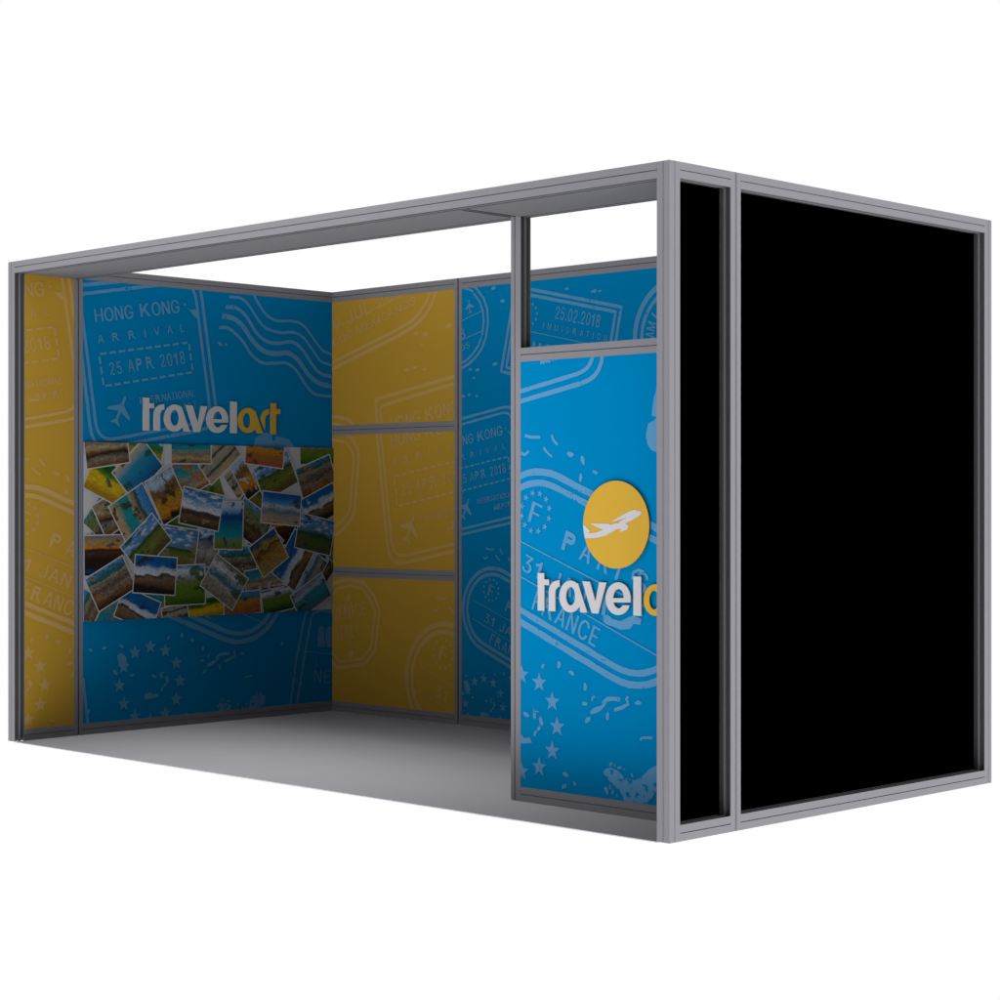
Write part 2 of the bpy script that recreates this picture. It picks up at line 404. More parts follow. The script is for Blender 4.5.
# --- country stamp at the far end
ne = 'country'
A.stroke(ne, [(1.825, -.02), (1.835, .065), (1.874, .304), (1.940, .560), (1.965, .612), (2.02, .632), (2.4, .60)], .018)
A.stroke(ne, [(1.873, -.02), (1.883, .061), (1.932, .301), (1.988, .548), (2.012, .585), (2.06, .597), (2.4, .565)], .018)
A.stroke(ne, [(1.93, .365), (2.4, .298)], .007)
A.poly(ne, rrect([(2.036, .385), (2.100, .378), (2.088, .44), (2.096, .505), (2.046, .510)], .02))
A.poly(ne, rrect([(2.110, .375), (2.165, .372), (2.165, .498), (2.108, .502), (2.098, .44)], .02))
A.text(ne, 'L', (2.022, .270), (2.048, .267), .046, .01)
A.text(ne, 'NETHERLANDS', (2.008, .175), (2.80, .10), .080, .012, 1.1)
# --- long stamp with two lines of text and rounded end
mx = 'long'
mo = [(-.80, 2.408), (-.028, 2.625), (.55, 2.788), (.68, 2.833), (.761, 2.880), (.828, 2.945), (.872, 3.03), (.893, 3.141), (.885, 3.24), (.845, 3.325), (.761, 3.411), (.60, 3.48)]
mi_ = [(-.80, 2.445), (-.028, 2.662), (.54, 2.823), (.66, 2.864), (.733, 2.910), (.79, 2.97), (.83, 3.05), (.848, 3.144), (.84, 3.22), (.803, 3.304), (.72, 3.39), (.56, 3.44)]
A.stroke(mx, mo, .022); A.stroke(mx, mi_, .020)
A.stroke(mx, [(-.6, 2.72), (.831, 3.078)], .007); A.stroke(mx, [(-.6, 2.83), (.824, 3.229)], .007)
A.text(mx, 'ESTADOS UNIDOS MEXICANOS', (-.60, 2.585), (.705, 2.963), .046, .004)
A.text(mx, '9 JUL 2018', (0.0, 2.842), (.655, 3.040), .080, .010, 1.1)
plane_icon(A, mx, (.692, 3.272), .055, .15)
for x, y in ((.949,3.392),(1.045,3.292),(.70,2.793),(.74,2.725),(.963,2.819),(.62,2.59),(.69,2.60),(.77,2.585),(1.7,3.332),(1.966,3.295),(2.02,3.291),(.78,2.786)):
    A.blob('bits2', (x, y), random.uniform(.010, .019), 1.6, 0.1)
# --- boxed entry stamp
im = 'boxed'
A.stroke(im, [(1.031, 2.762), (1.180, 3.389), (2.225, 3.164), (2.090, 2.535)], .026, True)
A.stroke(im, [(1.085, 2.790), (1.212, 3.340), (2.172, 3.133), (2.055, 2.585)], .026, True)
A.text(im, '25.02.2018', (1.581, 3.123), (2.015, 3.030), .092, .004, 1.05)
A.text(im, 'IMMIGRATION', (1.462, 3.058), (2.086, 2.926), .047, .004, 1.9)
A.stroke(im, [(1.15, 3.082), (2.14, 2.873)], .007)
A.text(im, 'MOSTAR', (1.345, 2.885), (1.95, 2.755), .085, .010, 1.3)
for i in range(12):
    t = 2*math.pi*i/12; A.star(im, (1.318+.083*math.cos(t), 3.172+.083*math.sin(t)), .016)
# --- round stamp
ro = 'round'
A.stroke(ro, arc((2.75, 2.93), .398, .398, 0, 352.5, 47), .042, True); A.stroke(ro, arc((2.75, 2.93), .335, .335, 0, 352, 44), .030, True)
for k, ch in enumerate('IMMIGRATION'):
    t = math.radians(196 - k*17); c = Vector((2.75, 2.93)) + Vector((math.cos(t), math.sin(t)))*.222
    e = Vector((math.sin(t), -math.cos(t))); hw = .008 if ch == 'I' else .030
    A.text(ro, ch, tuple(c - e*hw), tuple(c + e*hw), .075, .012)
# --- eight-sided stamp
ve = 'octagon'
oc = [(.126, 1.513), (.255, 1.499), (.343, 1.426), (.394, 1.344), (.356, 1.107), (.255, 1.017), (.022, .987), (-.09, 1.07), (-.14, 1.20), (-.10, 1.40), (0, 1.49)]
A.stroke(ve, oc, .022, True)
A.stroke(ve, [(.13+(x-.13)*.85, 1.25+(y-1.25)*.86) for x, y in oc], .018, True)
A.text(ve, 'VENICE', (-.02, 1.257), (.285, 1.308), .080, .012); A.text(ve, 'ITALY', (.020, 1.148), (.235, 1.186), .080, .012)
A.blob(ve, (.12, 1.405), .022); A.blob(ve, (.145, 1.075), .022)
A.stroke('tag', rrect([(-.5, 2.36), (.13, 2.275), (.215, 2.18), (.172, 1.80), (.03, 1.69), (-.5, 1.66)], .045), .022, True)
A.stroke('tag', rrect([(-.46, 2.31), (.10, 2.235), (.172, 2.16), (.130, 1.82), (.01, 1.735), (-.46, 1.70)], .04), .018, True)

def print_art(bm, uvn, u0, u1, v0, v1, T, mi, skip=(), only=None, override={}):
    """lay the artwork on the rectangle u0..u1, v0..v1; T = (scale, du, dv); uvn maps (u, v, n) to the booth"""
    t = bmesh.new(); placed = []
    for tag, vs, fs in A.items:
        if tag in skip or (only and tag not in only): continue
        s, du, dv = override.get(tag, T)
        pv = [(s*p[0]+du, s*p[1]+dv, p[2] if len(p) > 2 else 0) for p in vs]
        if max(p[0] for p in pv) < u0 or min(p[0] for p in pv) > u1 or max(p[1] for p in pv) < v0 or min(p[1] for p in pv) > v1: continue
        bb = (min(p[0] for p in pv), max(p[0] for p in pv), min(p[1] for p in pv), max(p[1] for p in pv))
        used = {lv for (b0, b1, b2, b3, lv) in placed if b0 < bb[1] and b1 > bb[0] and b2 < bb[3] and b3 > bb[2]}
        k = 0
        while k in used: k += 1
        placed.append((*bb, k)); n = 0.0004 + 0.00022*k      # overlapping stamps lie one above the other
        bv = [t.verts.new((p[0], p[1], n + (p[2] + 1.0 if p[2] < -.5 else 0))) for p in pv]
        for f in fs:
            try: t.faces.new([bv[i] for i in f]).material_index = 1 if tag == 'ragged' else 0
            except ValueError: pass
    bmesh.ops.triangulate(t, faces=t.faces)
    for co, no in (((u0,0,0),(-1,0,0)), ((u1,0,0),(1,0,0)), ((0,v0,0),(0,-1,0)), ((0,v1,0),(0,1,0))):
        bmesh.ops.bisect_plane(t, geom=t.verts[:]+t.edges[:]+t.faces[:], plane_co=co, plane_no=no, clear_outer=True)
    m = {v: bm.verts.new(uvn(*v.co)) for v in t.verts}
    for f in t.faces:
        try: bm.faces.new([m[v] for v in f.verts]).material_index = mi + f.material_index
        except ValueError: pass
    t.free()
WALL_L = lambda u, v, n: (0.060 + n, u, v)             # left wall, seen from inside
WALL_B = lambda u, v, n: (u, BD - 0.060 - n, v)        # back wall
WALL_T = lambda u, v, n: (u, 0.358 - n, v)             # divider beside the entrance
def graphic_panel(parent, uvn, u0, u1, v0, v1, colour, T, label=None, thick=0.007, **kw):
    bm = bmesh.new()
    a, b = uvn(u0, v0, -thick - 0.001), uvn(u1, v1, -0.001)
    box(bm, tuple(min(p, q) for p, q in zip(a, b)), tuple(max(p, q) for p, q in zip(a, b)))
    print_art(bm, uvn, u0+.0005, u1-.0005, v0+.0005, v1-.0005, T, 1, **kw)
    mm = ['blue', 'pale'] if colour == 'blue' else ['yellow', 'tan']
    return finish('graphic_panel', bm, [M[mm[0]], M[mm[1]], M['worn']], parent, label)

# ------------------------------------------------------------------ floor
bm = bmesh.new(); box(bm, (0.0601, 0.0, -0.004), (BL-0.0601, BD-0.0601, 0.0))
fl = finish('floor', bm, M['floor']); fl['kind'] = 'structure'

SE = 0.3886                                             # joint between the narrow and wide side modules
# ------------------------------------------------------------------ left wall, narrow yellow module
t = thing('wall_section', 'narrow yellow wall section with faint stamp print at the open front end', 'wall', (0.03, 0.2, 0))
member('corner_post', t, (0, 0, 0), X, Y, Z, BH, cross(.06, .06, LINE, CHAN, (), LINE))
member('stile', t, (0, SE-.0295, 0), X, Y, Z, BH, cross(.06, .0295, (), [(.0250, .0295, .004)], (), [(.0250, .0295, .004)]))
R_side = cross(.06, .06, LINE, (), LINE, ())            # rail: p = depth... groove on both visible faces
def rail_x(parent, x0, x1, y0, z0, outline, name='rail'):      # along x, p = y, q = z
    return member(name, parent, (x0, y0, z0), Y, Z, X, x1-x0, outline)
def rail_y(parent, y0, y1, x0, z0, outline, name='rail'):      # along y, p = x, q = z
    return member(name, parent, (x0, y0, z0), X, Z, Y, y1-y0, outline)
TOP = cross(.06, .06, CHAN, LINE, (), LINE)             # opening below
BOT = cross(.06, .06, (), LINE, CHAN, LINE)             # opening above
MID = cross(.06, .057, CHAN, [(.0268, .0302, .009)], CHAN, [(.0268, .0302, .009)])
rail_y(t, .06, SE-.0295, 0, BH-.06, TOP); rail_y(t, .06, SE-.0295, 0, 0, BOT)
graphic_panel(t, WALL_L, .06, SE-.0295, .06, BH-.06, 'yellow', (1, -.867, .033), skip=('long', 'boxed', 'round', 'waves', 'octagon', 'tag'))
# ------------------------------------------------------------------ left wall, wide blue module
t = thing('wall_section', 'wide blue wall section behind the photo collage and the complete raised lettering', 'wall', (0.03, 1.3, 0))
member('stile', t, (0, SE, 0), X, Y, Z, BH, cross(.06, .0265, (), [(0, .0045, .004)], (), [(0, .0045, .004)]))
member('corner_post', t, (0, BD-.0595, 0), X, Y, Z, BH, cross(.06, .0595, (), (), LINE, LINE))
rail_y(t, SE+.0265, BD-.0595, 0, BH-.06, TOP); rail_y(t, SE+.0265, BD-.0595, 0, 0, BOT)
graphic_panel(t, WALL_L, SE+.0265, BD-.0595, .06, BH-.06, 'blue', (1, 0, 0), skip=('long', 'boxed', 'round', 'octagon', 'tag'))
# ------------------------------------------------------------------ back wall, yellow module with three panels
JB = 1.131
t = thing('wall_section', 'yellow back wall section of three stacked panels with two grey cross rails', 'wall', (0.6, BD-.03, 0))
member('stile', t, (JB-.0295, BD-.06, 0), X, Y, Z, BH, cross(.0295, .06, [(.0250, .0295, .004)], (), [(.0250, .0295, .004)], ()))
for z0, z1, o in ((0, .06, BOT), (.797, .854, MID), (1.632, 1.689, MID), (BH-.06, BH, TOP)):
    rail_x(t, .0605, JB-.0295, BD-.06, z0, o)
for v0, v1, dv in ((.06, .797, -.73), (.854, 1.632, -.645), (1.689, BH-.06, -.55)):
    graphic_panel(t, WALL_B, .0605, JB-.0295, v0, v1, 'yellow', (1, .088, dv), skip=('waves', 'boxed', 'round', 'country', 'splash', 'ragged') + (('octagon',) if v0 > .8 else ('tag', 'long')),
                  override={'long': (1, .09, -.60), 'bits2': (1, .09, -.60)})
# ------------------------------------------------------------------ back wall, blue module
t = thing('wall_section', 'wide blue back wall section with small stamp print behind the divider', 'wall', (2.7, BD-.03, 0))
member('stile', t, (JB, BD-.06, 0), X, Y, Z, BH, cross(.029, .06, [(0, .0045, .004)], (), [(0, .0045, .004)], ()))
rail_x(t, JB+.029, BL-.0605, BD-.06, 0, BOT); rail_x(t, JB+.029, BL-.0605, BD-.06, BH-.06, TOP)
s = .725
graphic_panel(t, WALL_B, JB+.029, BL-.0605, .06, BH-.06, 'blue', (s, 1.48-s*1.048, 1.601-s*2.285), skip=('octagon', 'tag', 'waves'))
# ------------------------------------------------------------------ divider beside the entrance
TX = 3.2925
t = thing('divider_wall', 'blue front divider panel with an open frame above it, behind the near corner post', 'wall', (3.8, .388, 0))
member('end_profile', t, (TX, .358, 0), X, Y, Z, BH-.0605, cross(.0247, .06, [(.0197, .0247, .004)], (), [(.0197, .0247, .004)], CHAN))
member('stile', t, (TX+.0247, .358, 0), X, Y, Z, BH-.0605, cross(.0313, .06, (), CHAN, (), ()))
xr = BL - .0605
member('stile', t, (xr-.0313, .358, 0), X, Y, Z, BH-.0605, cross(.0313, .06, (), (), (), CHAN))
x0, x1 = TX+.056, xr-.0313
rail_x(t, x0, x1, .358, 0, BOT)
rail_x(t, x0, x1, .358, 1.8185, cross(.06, .057, (), [(.0268, .0302, .009)], CHAN, [(.0268, .0302, .009)]))
graphic_panel(t, WALL_T, x0, x1, .06, 1.8185, 'blue', (1, 2.507, .078), skip=('long', 'bits2', 'boxed', 'round', 'octagon', 'tag', 'waves', 'country'))
# ------------------------------------------------------------------ canopy over the entrance
t = thing('entrance_canopy', 'long grey header beam and flat soffit spanning the open front', 'canopy', (2.2, .2, BH-.06))
BEAM = cross(.06, .06, CHAN, (), (), LINE)
REAR = cross(.06, .06, CHAN, LINE, (), ())
rail_x(t, .0605, BL-.0605, 0, BH-.06, BEAM, 'front_beam')
rail_x(t, .0605, BL-.0605, .358, BH-.06, REAR, 'rear_beam')
SX = 3.318
member('cross_beam', t, (SX-.0295, .06, BH-.06), X, Z, Y, .298, cross(.059, .06, [(.004, .0265, .014), (.0325, .055, .014)], (), (), ()))
for a, b in ((.0605, SX-.0295), (SX+.0295, BL-.0605)):
    bm = bmesh.new(); box(bm, (a, .0505, BH-.0605), (b, .367, BH-.048)) if False else box(bm, (a, .0603, BH-.0600), (b, .3577, BH-.050))
    finish('soffit_panel', bm, M['soffit'], t)
# ------------------------------------------------------------------ right wall: black modules
def black_panel(parent, y0, y1):
    bm = bmesh.new(); box(bm, (BL-.060, y0, .06), (BL-.0535, y1, BH-.06)); return finish('infill_panel', bm, M['black'], parent)
t = thing('wall_section', 'narrow black side wall section at the near corner', 'wall', (BL-.03, .2, 0))
member('corner_post', t, (BL-.06, 0, 0), X, Y, Z, BH, cross(.06, .06, FINE, FINE, CHAN, [(.003, .0255, .016)]))
member('stile', t, (BL-.06, SE-.031, 0), X, Y, Z, BH, cross(.06, .031, CHAN, [(.025, .031, .0013)], (), [(.025, .031, .0013)]))
rail_y(t, .06, SE-.031, BL-.06, BH-.06, TOP); rail_y(t, .06, SE-.031, BL-.06, 0, BOT)
black_panel(t, .06, SE-.031)
t = thing('wall_section', 'large black side wall section at the far right', 'wall', (BL-.03, 1.3, 0))
member('stile', t, (BL-.06, SE, 0), X, Y, Z, BH, cross(.06, .030, (), [(0, .006, .0013)], CHAN, [(0, .006, .0013)]))
member('corner_post', t, (BL-.06, BD-.057, 0), X, Y, Z, BH, cross(.06, .057, CHAN, [(.019, .034, .0015)], LINE, ()))
rail_y(t, SE+.030, BD-.057, BL-.06, BH-.06, TOP); rail_y(t, SE+.030, BD-.057, BL-.06, 0, BOT)
black_panel(t, SE+.030, BD-.057)

# ------------------------------------------------------------------ raised lettering
def N1(x, y):                                            # drawing grid -> letter units (height of the l = 1)
    X_ = (x-60)/795*3.606; return (X_, (388+.0503*(x-60)-y)/(290+13*(x-60)/795))
def N2(x, y):
    q = x-80; return (q*.0064217+q*q*2.25e-7, (240+.0254*q-y)/(195-13*q/788))
def ell(x0, x1, y0, y1, a0=0, a1=360, k=28):             # screen-style ellipse, y down
    return [((x0+x1)/2+(x1-x0)/2*math.cos(math.radians(a0+(a1-a0)*i/k)), (y0+y1)/2-(y1-y0)/2*math.sin(math.radians(a0+(a1-a0)*i/k))) for i in range(k+(0 if abs(a1-a0) == 360 else 1))]
def bez(p0, p1, p2, k=8): return [((1-t)**2*p0[0]+2*t*(1-t)*p1[0]+t*t*p2[0], (1-t)**2*p0[1]+2*t*(1-t)*p1[1]+t*t*p2[1]) for t in [i/k for i in range(k+1)]]
L1 = {
 't': [[(60, 388), (60, 98), (112, 100.5), (112, 147), (150, 149), (150, 193), (112, 191), (112, 390.5)]],
 'r': [[(148, 392)] + [(148, 250)] + bez((148, 250), (150, 158), (234, 154)) + [(234, 203)] + bez((234, 203), (200, 208), (200, 262)) + [(200, 394)]],
 'a': [ell(232, 408, 157, 403, 55, 322, 26) + [(397, 402), (450, 405), (372, 167)][0:2] + [(378, 178)], ell(285, 357, 206, 349)],
 'v': [[(412, 162), (470, 165), (513, 318), (541, 169), (597, 172), (533, 411), (485, 408)]],
 'e': [ell(590, 778, 170, 422, -13.3, 336.6, 40) + ell(646, 730, 222, 370, -42.5, -157, 14),
       ell(647, 727, 221, 361, 0, 180, 18)],
 'l': [[(797, 425), (797, 124), (855, 127), (855, 428)]],
}
L2 = {
 'a': [ell(638, 755, 104, 252, 50, 318, 24) + [(752, 253), (787, 254), (741, 122)], ell(666, 714, 134, 222)],
 'r': [bez((823, 110), (782, 116), (775, 168)) + [(799, 240)] + [(800, 180)] + bez((800, 180), (803, 146), (823, 141))],
 't': [[(835, 259), (835, 77), (868, 78), (868, 111), (893, 111.5), (893, 140.5), (868, 140), (868, 260)]],
}
def letters(parent, uvn, u0, v0, h, wscale, gap=0):
    for src, N, m in ((L1, N1, 'white'), (L2, N2, 'gold')):
        for ch, loops in src.items():
            lp = [[(u0+(gap if m == 'gold' else 0)+N(*p)[0]*h*wscale, v0+N(*p)[1]*h) for p in l] for l in loops]
            me = curve_mesh('letter', lp, .0025)
            for v in me.vertices: v.co = uvn(v.co.x, v.co.y, v.co.z + .0045)
            me.materials.append(M[m])
            bm = bmesh.new(); bm.from_mesh(me); bmesh.ops.recalc_face_normals(bm, faces=bm.faces); bm.to_mesh(me); bm.free()
            link('letter', me, parent, 'white raised letter' if m == 'white' else 'yellow raised letter')
t = thing('sign_lettering', 'complete white and yellow raised lettering on the wide blue wall above the photo collage', 'lettering', (.06, 1.25, 1.7))
letters(t, WALL_L, .8036 - .009, 1.6265, .1800, .990)
t = thing('sign_lettering', 'white and yellow raised lettering on the divider panel, its end hidden by the corner post', 'lettering', (3.9, .358, .87))
letters(t, WALL_T, 3.4459 + .009, .7938, .1540, 1.003, .005)
# ------------------------------------------------------------------ round emblem
t = thing('round_emblem', 'round yellow disc with a white airliner on the blue divider panel', 'emblem', (3.8716, .355, 1.149))
CR = .1735; cc = (3.8716, 1.149)
SH = .0080                                               # set where the raised face stands, not its outline on the panel
me = curve_mesh('disc', [arc(cc, CR, CR, 0, 360-360/72, 71)], .0025)
for v in me.vertices: v.co = WALL_T(v.co.x + SH, v.co.y, v.co.z + .0045)
me.materials.append(M['gold']); link('disc', me, t)
jet = [(3.699, 1.150), (3.716, 1.139), (3.737, 1.124), (3.731, 1.114), (3.768, 1.117), (3.806, 1.128), (3.778, 1.137), (3.740, 1.1505), (3.742, 1.1535), (3.836, 1.1525), (3.848, 1.1485),
       (3.868, 1.154), (3.888, 1.155), (3.893, 1.1605), (3.935, 1.180), (3.930, 1.1785), (3.895, 1.1685), (3.850, 1.160), (3.853, 1.163), (3.920, 1.192), (3.950, 1.203), (3.972, 1.209), (3.982, 1.204), (4.000, 1.2025),
       (4.007, 1.197), (4.002, 1.188), (3.971, 1.173), (3.922, 1.154), (3.937, 1.147), (3.939, 1.138), (3.930, 1.130), (3.910, 1.124), (3.888, 1.1215), (3.898, 1.128), (3.903, 1.131), (3.883, 1.133), (3.850, 1.118), (3.814, 1.104),
       (3.785, 1.098), (3.756, 1.094), (3.708, 1.0925)]
jet = [p if math.hypot(p[0]-cc[0], p[1]-cc[1]) < CR else tuple(Vector(cc)+(Vector(p)-Vector(cc)).normalized()*CR*.998) for p in jet]
me = curve_mesh('airliner', [jet], .0005)
for v in me.vertices: v.co = WALL_T(v.co.x + SH, v.co.y, v.co.z + .0098)
me.materials.append(M['white']); link('airliner', me, t)

# ------------------------------------------------------------------ photo collage
def photo_mat(name, stops, warp=.25, cloud=None, fine=.35, nscale=3.0):
    m = bpy.data.materials.new(name); m.use_nodes = True; nt = m.node_tree; N = nt.nodes.new; Lk = nt.links.new
    b = nt.nodes['Principled BSDF']; b.inputs['Roughness'].default_value = .5; b.inputs['Specular IOR Level'].default_value = .1
    uv = N('ShaderNodeUVMap'); uv.uv_map = 'uv'
    oi = N('ShaderNodeObjectInfo')
    rw = N('ShaderNodeMath'); rw.operation = 'MULTIPLY'; rw.inputs[1].default_value = 40; Lk(oi.outputs['Random'], rw.inputs[0])
    sep = N('ShaderNodeSeparateXYZ'); Lk(uv.outputs[0], sep.inputs[0])
    def noise(sc, det, stretch=(1, 1, 1)):
        mp = N('ShaderNodeMapping'); mp.inputs['Scale'].default_value = stretch; Lk(uv.outputs[0], mp.inputs[0])
        n = N('ShaderNodeTexNoise'); n.noise_dimensions = '4D'; n.inputs['Scale'].default_value = sc; n.inputs['Detail'].default_value = det
        Lk(mp.outputs[0], n.inputs['Vector']); Lk(rw.outputs[0], n.inputs['W']); return n.outputs['Fac']
    n1 = noise(nscale, 5)
    a = N('ShaderNodeMath'); a.operation = 'MULTIPLY_ADD'; a.inputs[1].default_value = warp*2; Lk(n1, a.inputs[0]); 
    hz = N('ShaderNodeMapRange'); hz.inputs['To Min'].default_value = warp - .13; hz.inputs['To Max'].default_value = warp + .13; Lk(oi.outputs['Random'], hz.inputs['Value'])
    sb = N('ShaderNodeMath'); sb.operation = 'SUBTRACT'; Lk(hz.outputs[0], sb.inputs[1]); Lk(sep.outputs['Y'], sb.inputs[0]); Lk(sb.outputs[0], a.inputs[2])
    rp = N('ShaderNodeValToRGB'); Lk(a.outputs[0], rp.inputs[0])
    el = rp.color_ramp.elements
    while len(el) > 1: el.remove(el[-1])
    el[0].position = stops[0][0]; el[0].color = (*stops[0][1], 1)
    for p, c in stops[1:]:
        e = el.new(p); e.color = (*c, 1)
    col = rp.outputs[0]
    if cloud:
        h, amt = cloud
        nc = noise(4.5, 6, (1, 2.0, 1))
        r1 = N('ShaderNodeMapRange'); r1.inputs['From Min'].default_value = .50; r1.inputs['From Max'].default_value = .66; r1.inputs['To Max'].default_value = amt; Lk(nc, r1.inputs['Value'])
        r2 = N('ShaderNodeMapRange'); r2.inputs['From Min'].default_value = h; r2.inputs['From Max'].default_value = h+.06; Lk(a.outputs[0], r2.inputs['Value'])
        mu = N('ShaderNodeMath'); mu.operation = 'MULTIPLY'; Lk(r1.outputs[0], mu.inputs[0]); Lk(r2.outputs[0], mu.inputs[1])
        mxx = N('ShaderNodeMix'); mxx.data_type = 'RGBA'; Lk(mu.outputs[0], mxx.inputs[0]); Lk(col, mxx.inputs[6]); mxx.inputs[7].default_value = (.88, .90, .93, 1); col = mxx.outputs[2]
    # one larger motif (rock, tree, cloud, boat) somewhere in the picture
    nm = noise(2.6, 3, (1, 1.2, 1)); nd = noise(9, 5)
    am = N('ShaderNodeMath'); am.operation = 'MULTIPLY_ADD'; am.inputs[1].default_value = .35; Lk(nd, am.inputs[0]); Lk(nm, am.inputs[2])
    rm = N('ShaderNodeMapRange'); rm.inputs['From Min'].default_value = .765; rm.inputs['From Max'].default_value = .79; rm.inputs['To Max'].default_value = .85; Lk(am.outputs[0], rm.inputs['Value'])
    sc_ = N('ShaderNodeMath'); sc_.operation = 'MULTIPLY'; sc_.inputs[1].default_value = 7.3; Lk(oi.outputs['Random'], sc_.inputs[0])
    fr = N('ShaderNodeMath'); fr.operation = 'FRACT'; Lk(sc_.outputs[0], fr.inputs[0])
    mr_ = N('ShaderNodeValToRGB'); mr_.color_ramp.interpolation = 'CONSTANT'; Lk(fr.outputs[0], mr_.inputs[0])
    q_ = mr_.color_ramp.elements; q_[0].position = 0; q_[0].color = (.05, .035, .02, 1); q_[1].position = .22; q_[1].color = (.58, .60, .66, 1)
    for p_, c_ in ((.40, (.03, .09, .02, 1)), (.58, (.40, .17, .03, 1)), (.70, (.30, .24, .16, 1)), (.86, (.02, .06, .12, 1))):
        e_ = q_.new(p_); e_.color = c_
    mo_ = N('ShaderNodeMix'); mo_.data_type = 'RGBA'; Lk(rm.outputs[0], mo_.inputs[0]); Lk(col, mo_.inputs[6]); Lk(mr_.outputs[0], mo_.inputs[7]); col = mo_.outputs[2]
    nf = noise(14, 9, (1, 1.5, 1))
    r = N('ShaderNodeMapRange'); r.inputs['From Min'].default_value = .3; r.inputs['From Max'].default_value = .7; r.inputs['To Min'].default_value = 1-fine*1.0; r.inputs['To Max'].default_value = 1+fine*.75; Lk(nf, r.inputs['Value'])
    mm = N('ShaderNodeMix'); mm.data_type = 'RGBA'; mm.blend_type = 'MULTIPLY'; mm.inputs[0].default_value = 1; Lk(col, mm.inputs[6]); Lk(r.outputs[0], mm.inputs[7])
    Lk(mm.outputs[2], b.inputs['Base Color'])
    return m
SKY, DEEP, PALE = (.10, .33, .70), (.015, .15, .50), (.48, .64, .82)
GRN, DGR, BRN, SND, ROCK, DRK = (.12, .22, .03), (.02, .07, .015), (.20, .10, .04), (.52, .38, .22), (.26, .21, .16), (.02, .018, .02)
TEAL, YEL, ORG, RED, WHT = (.015, .34, .40), (.75, .52, .015), (.66, .25, .02), (.45, .12, .06), (.80, .82, .88)
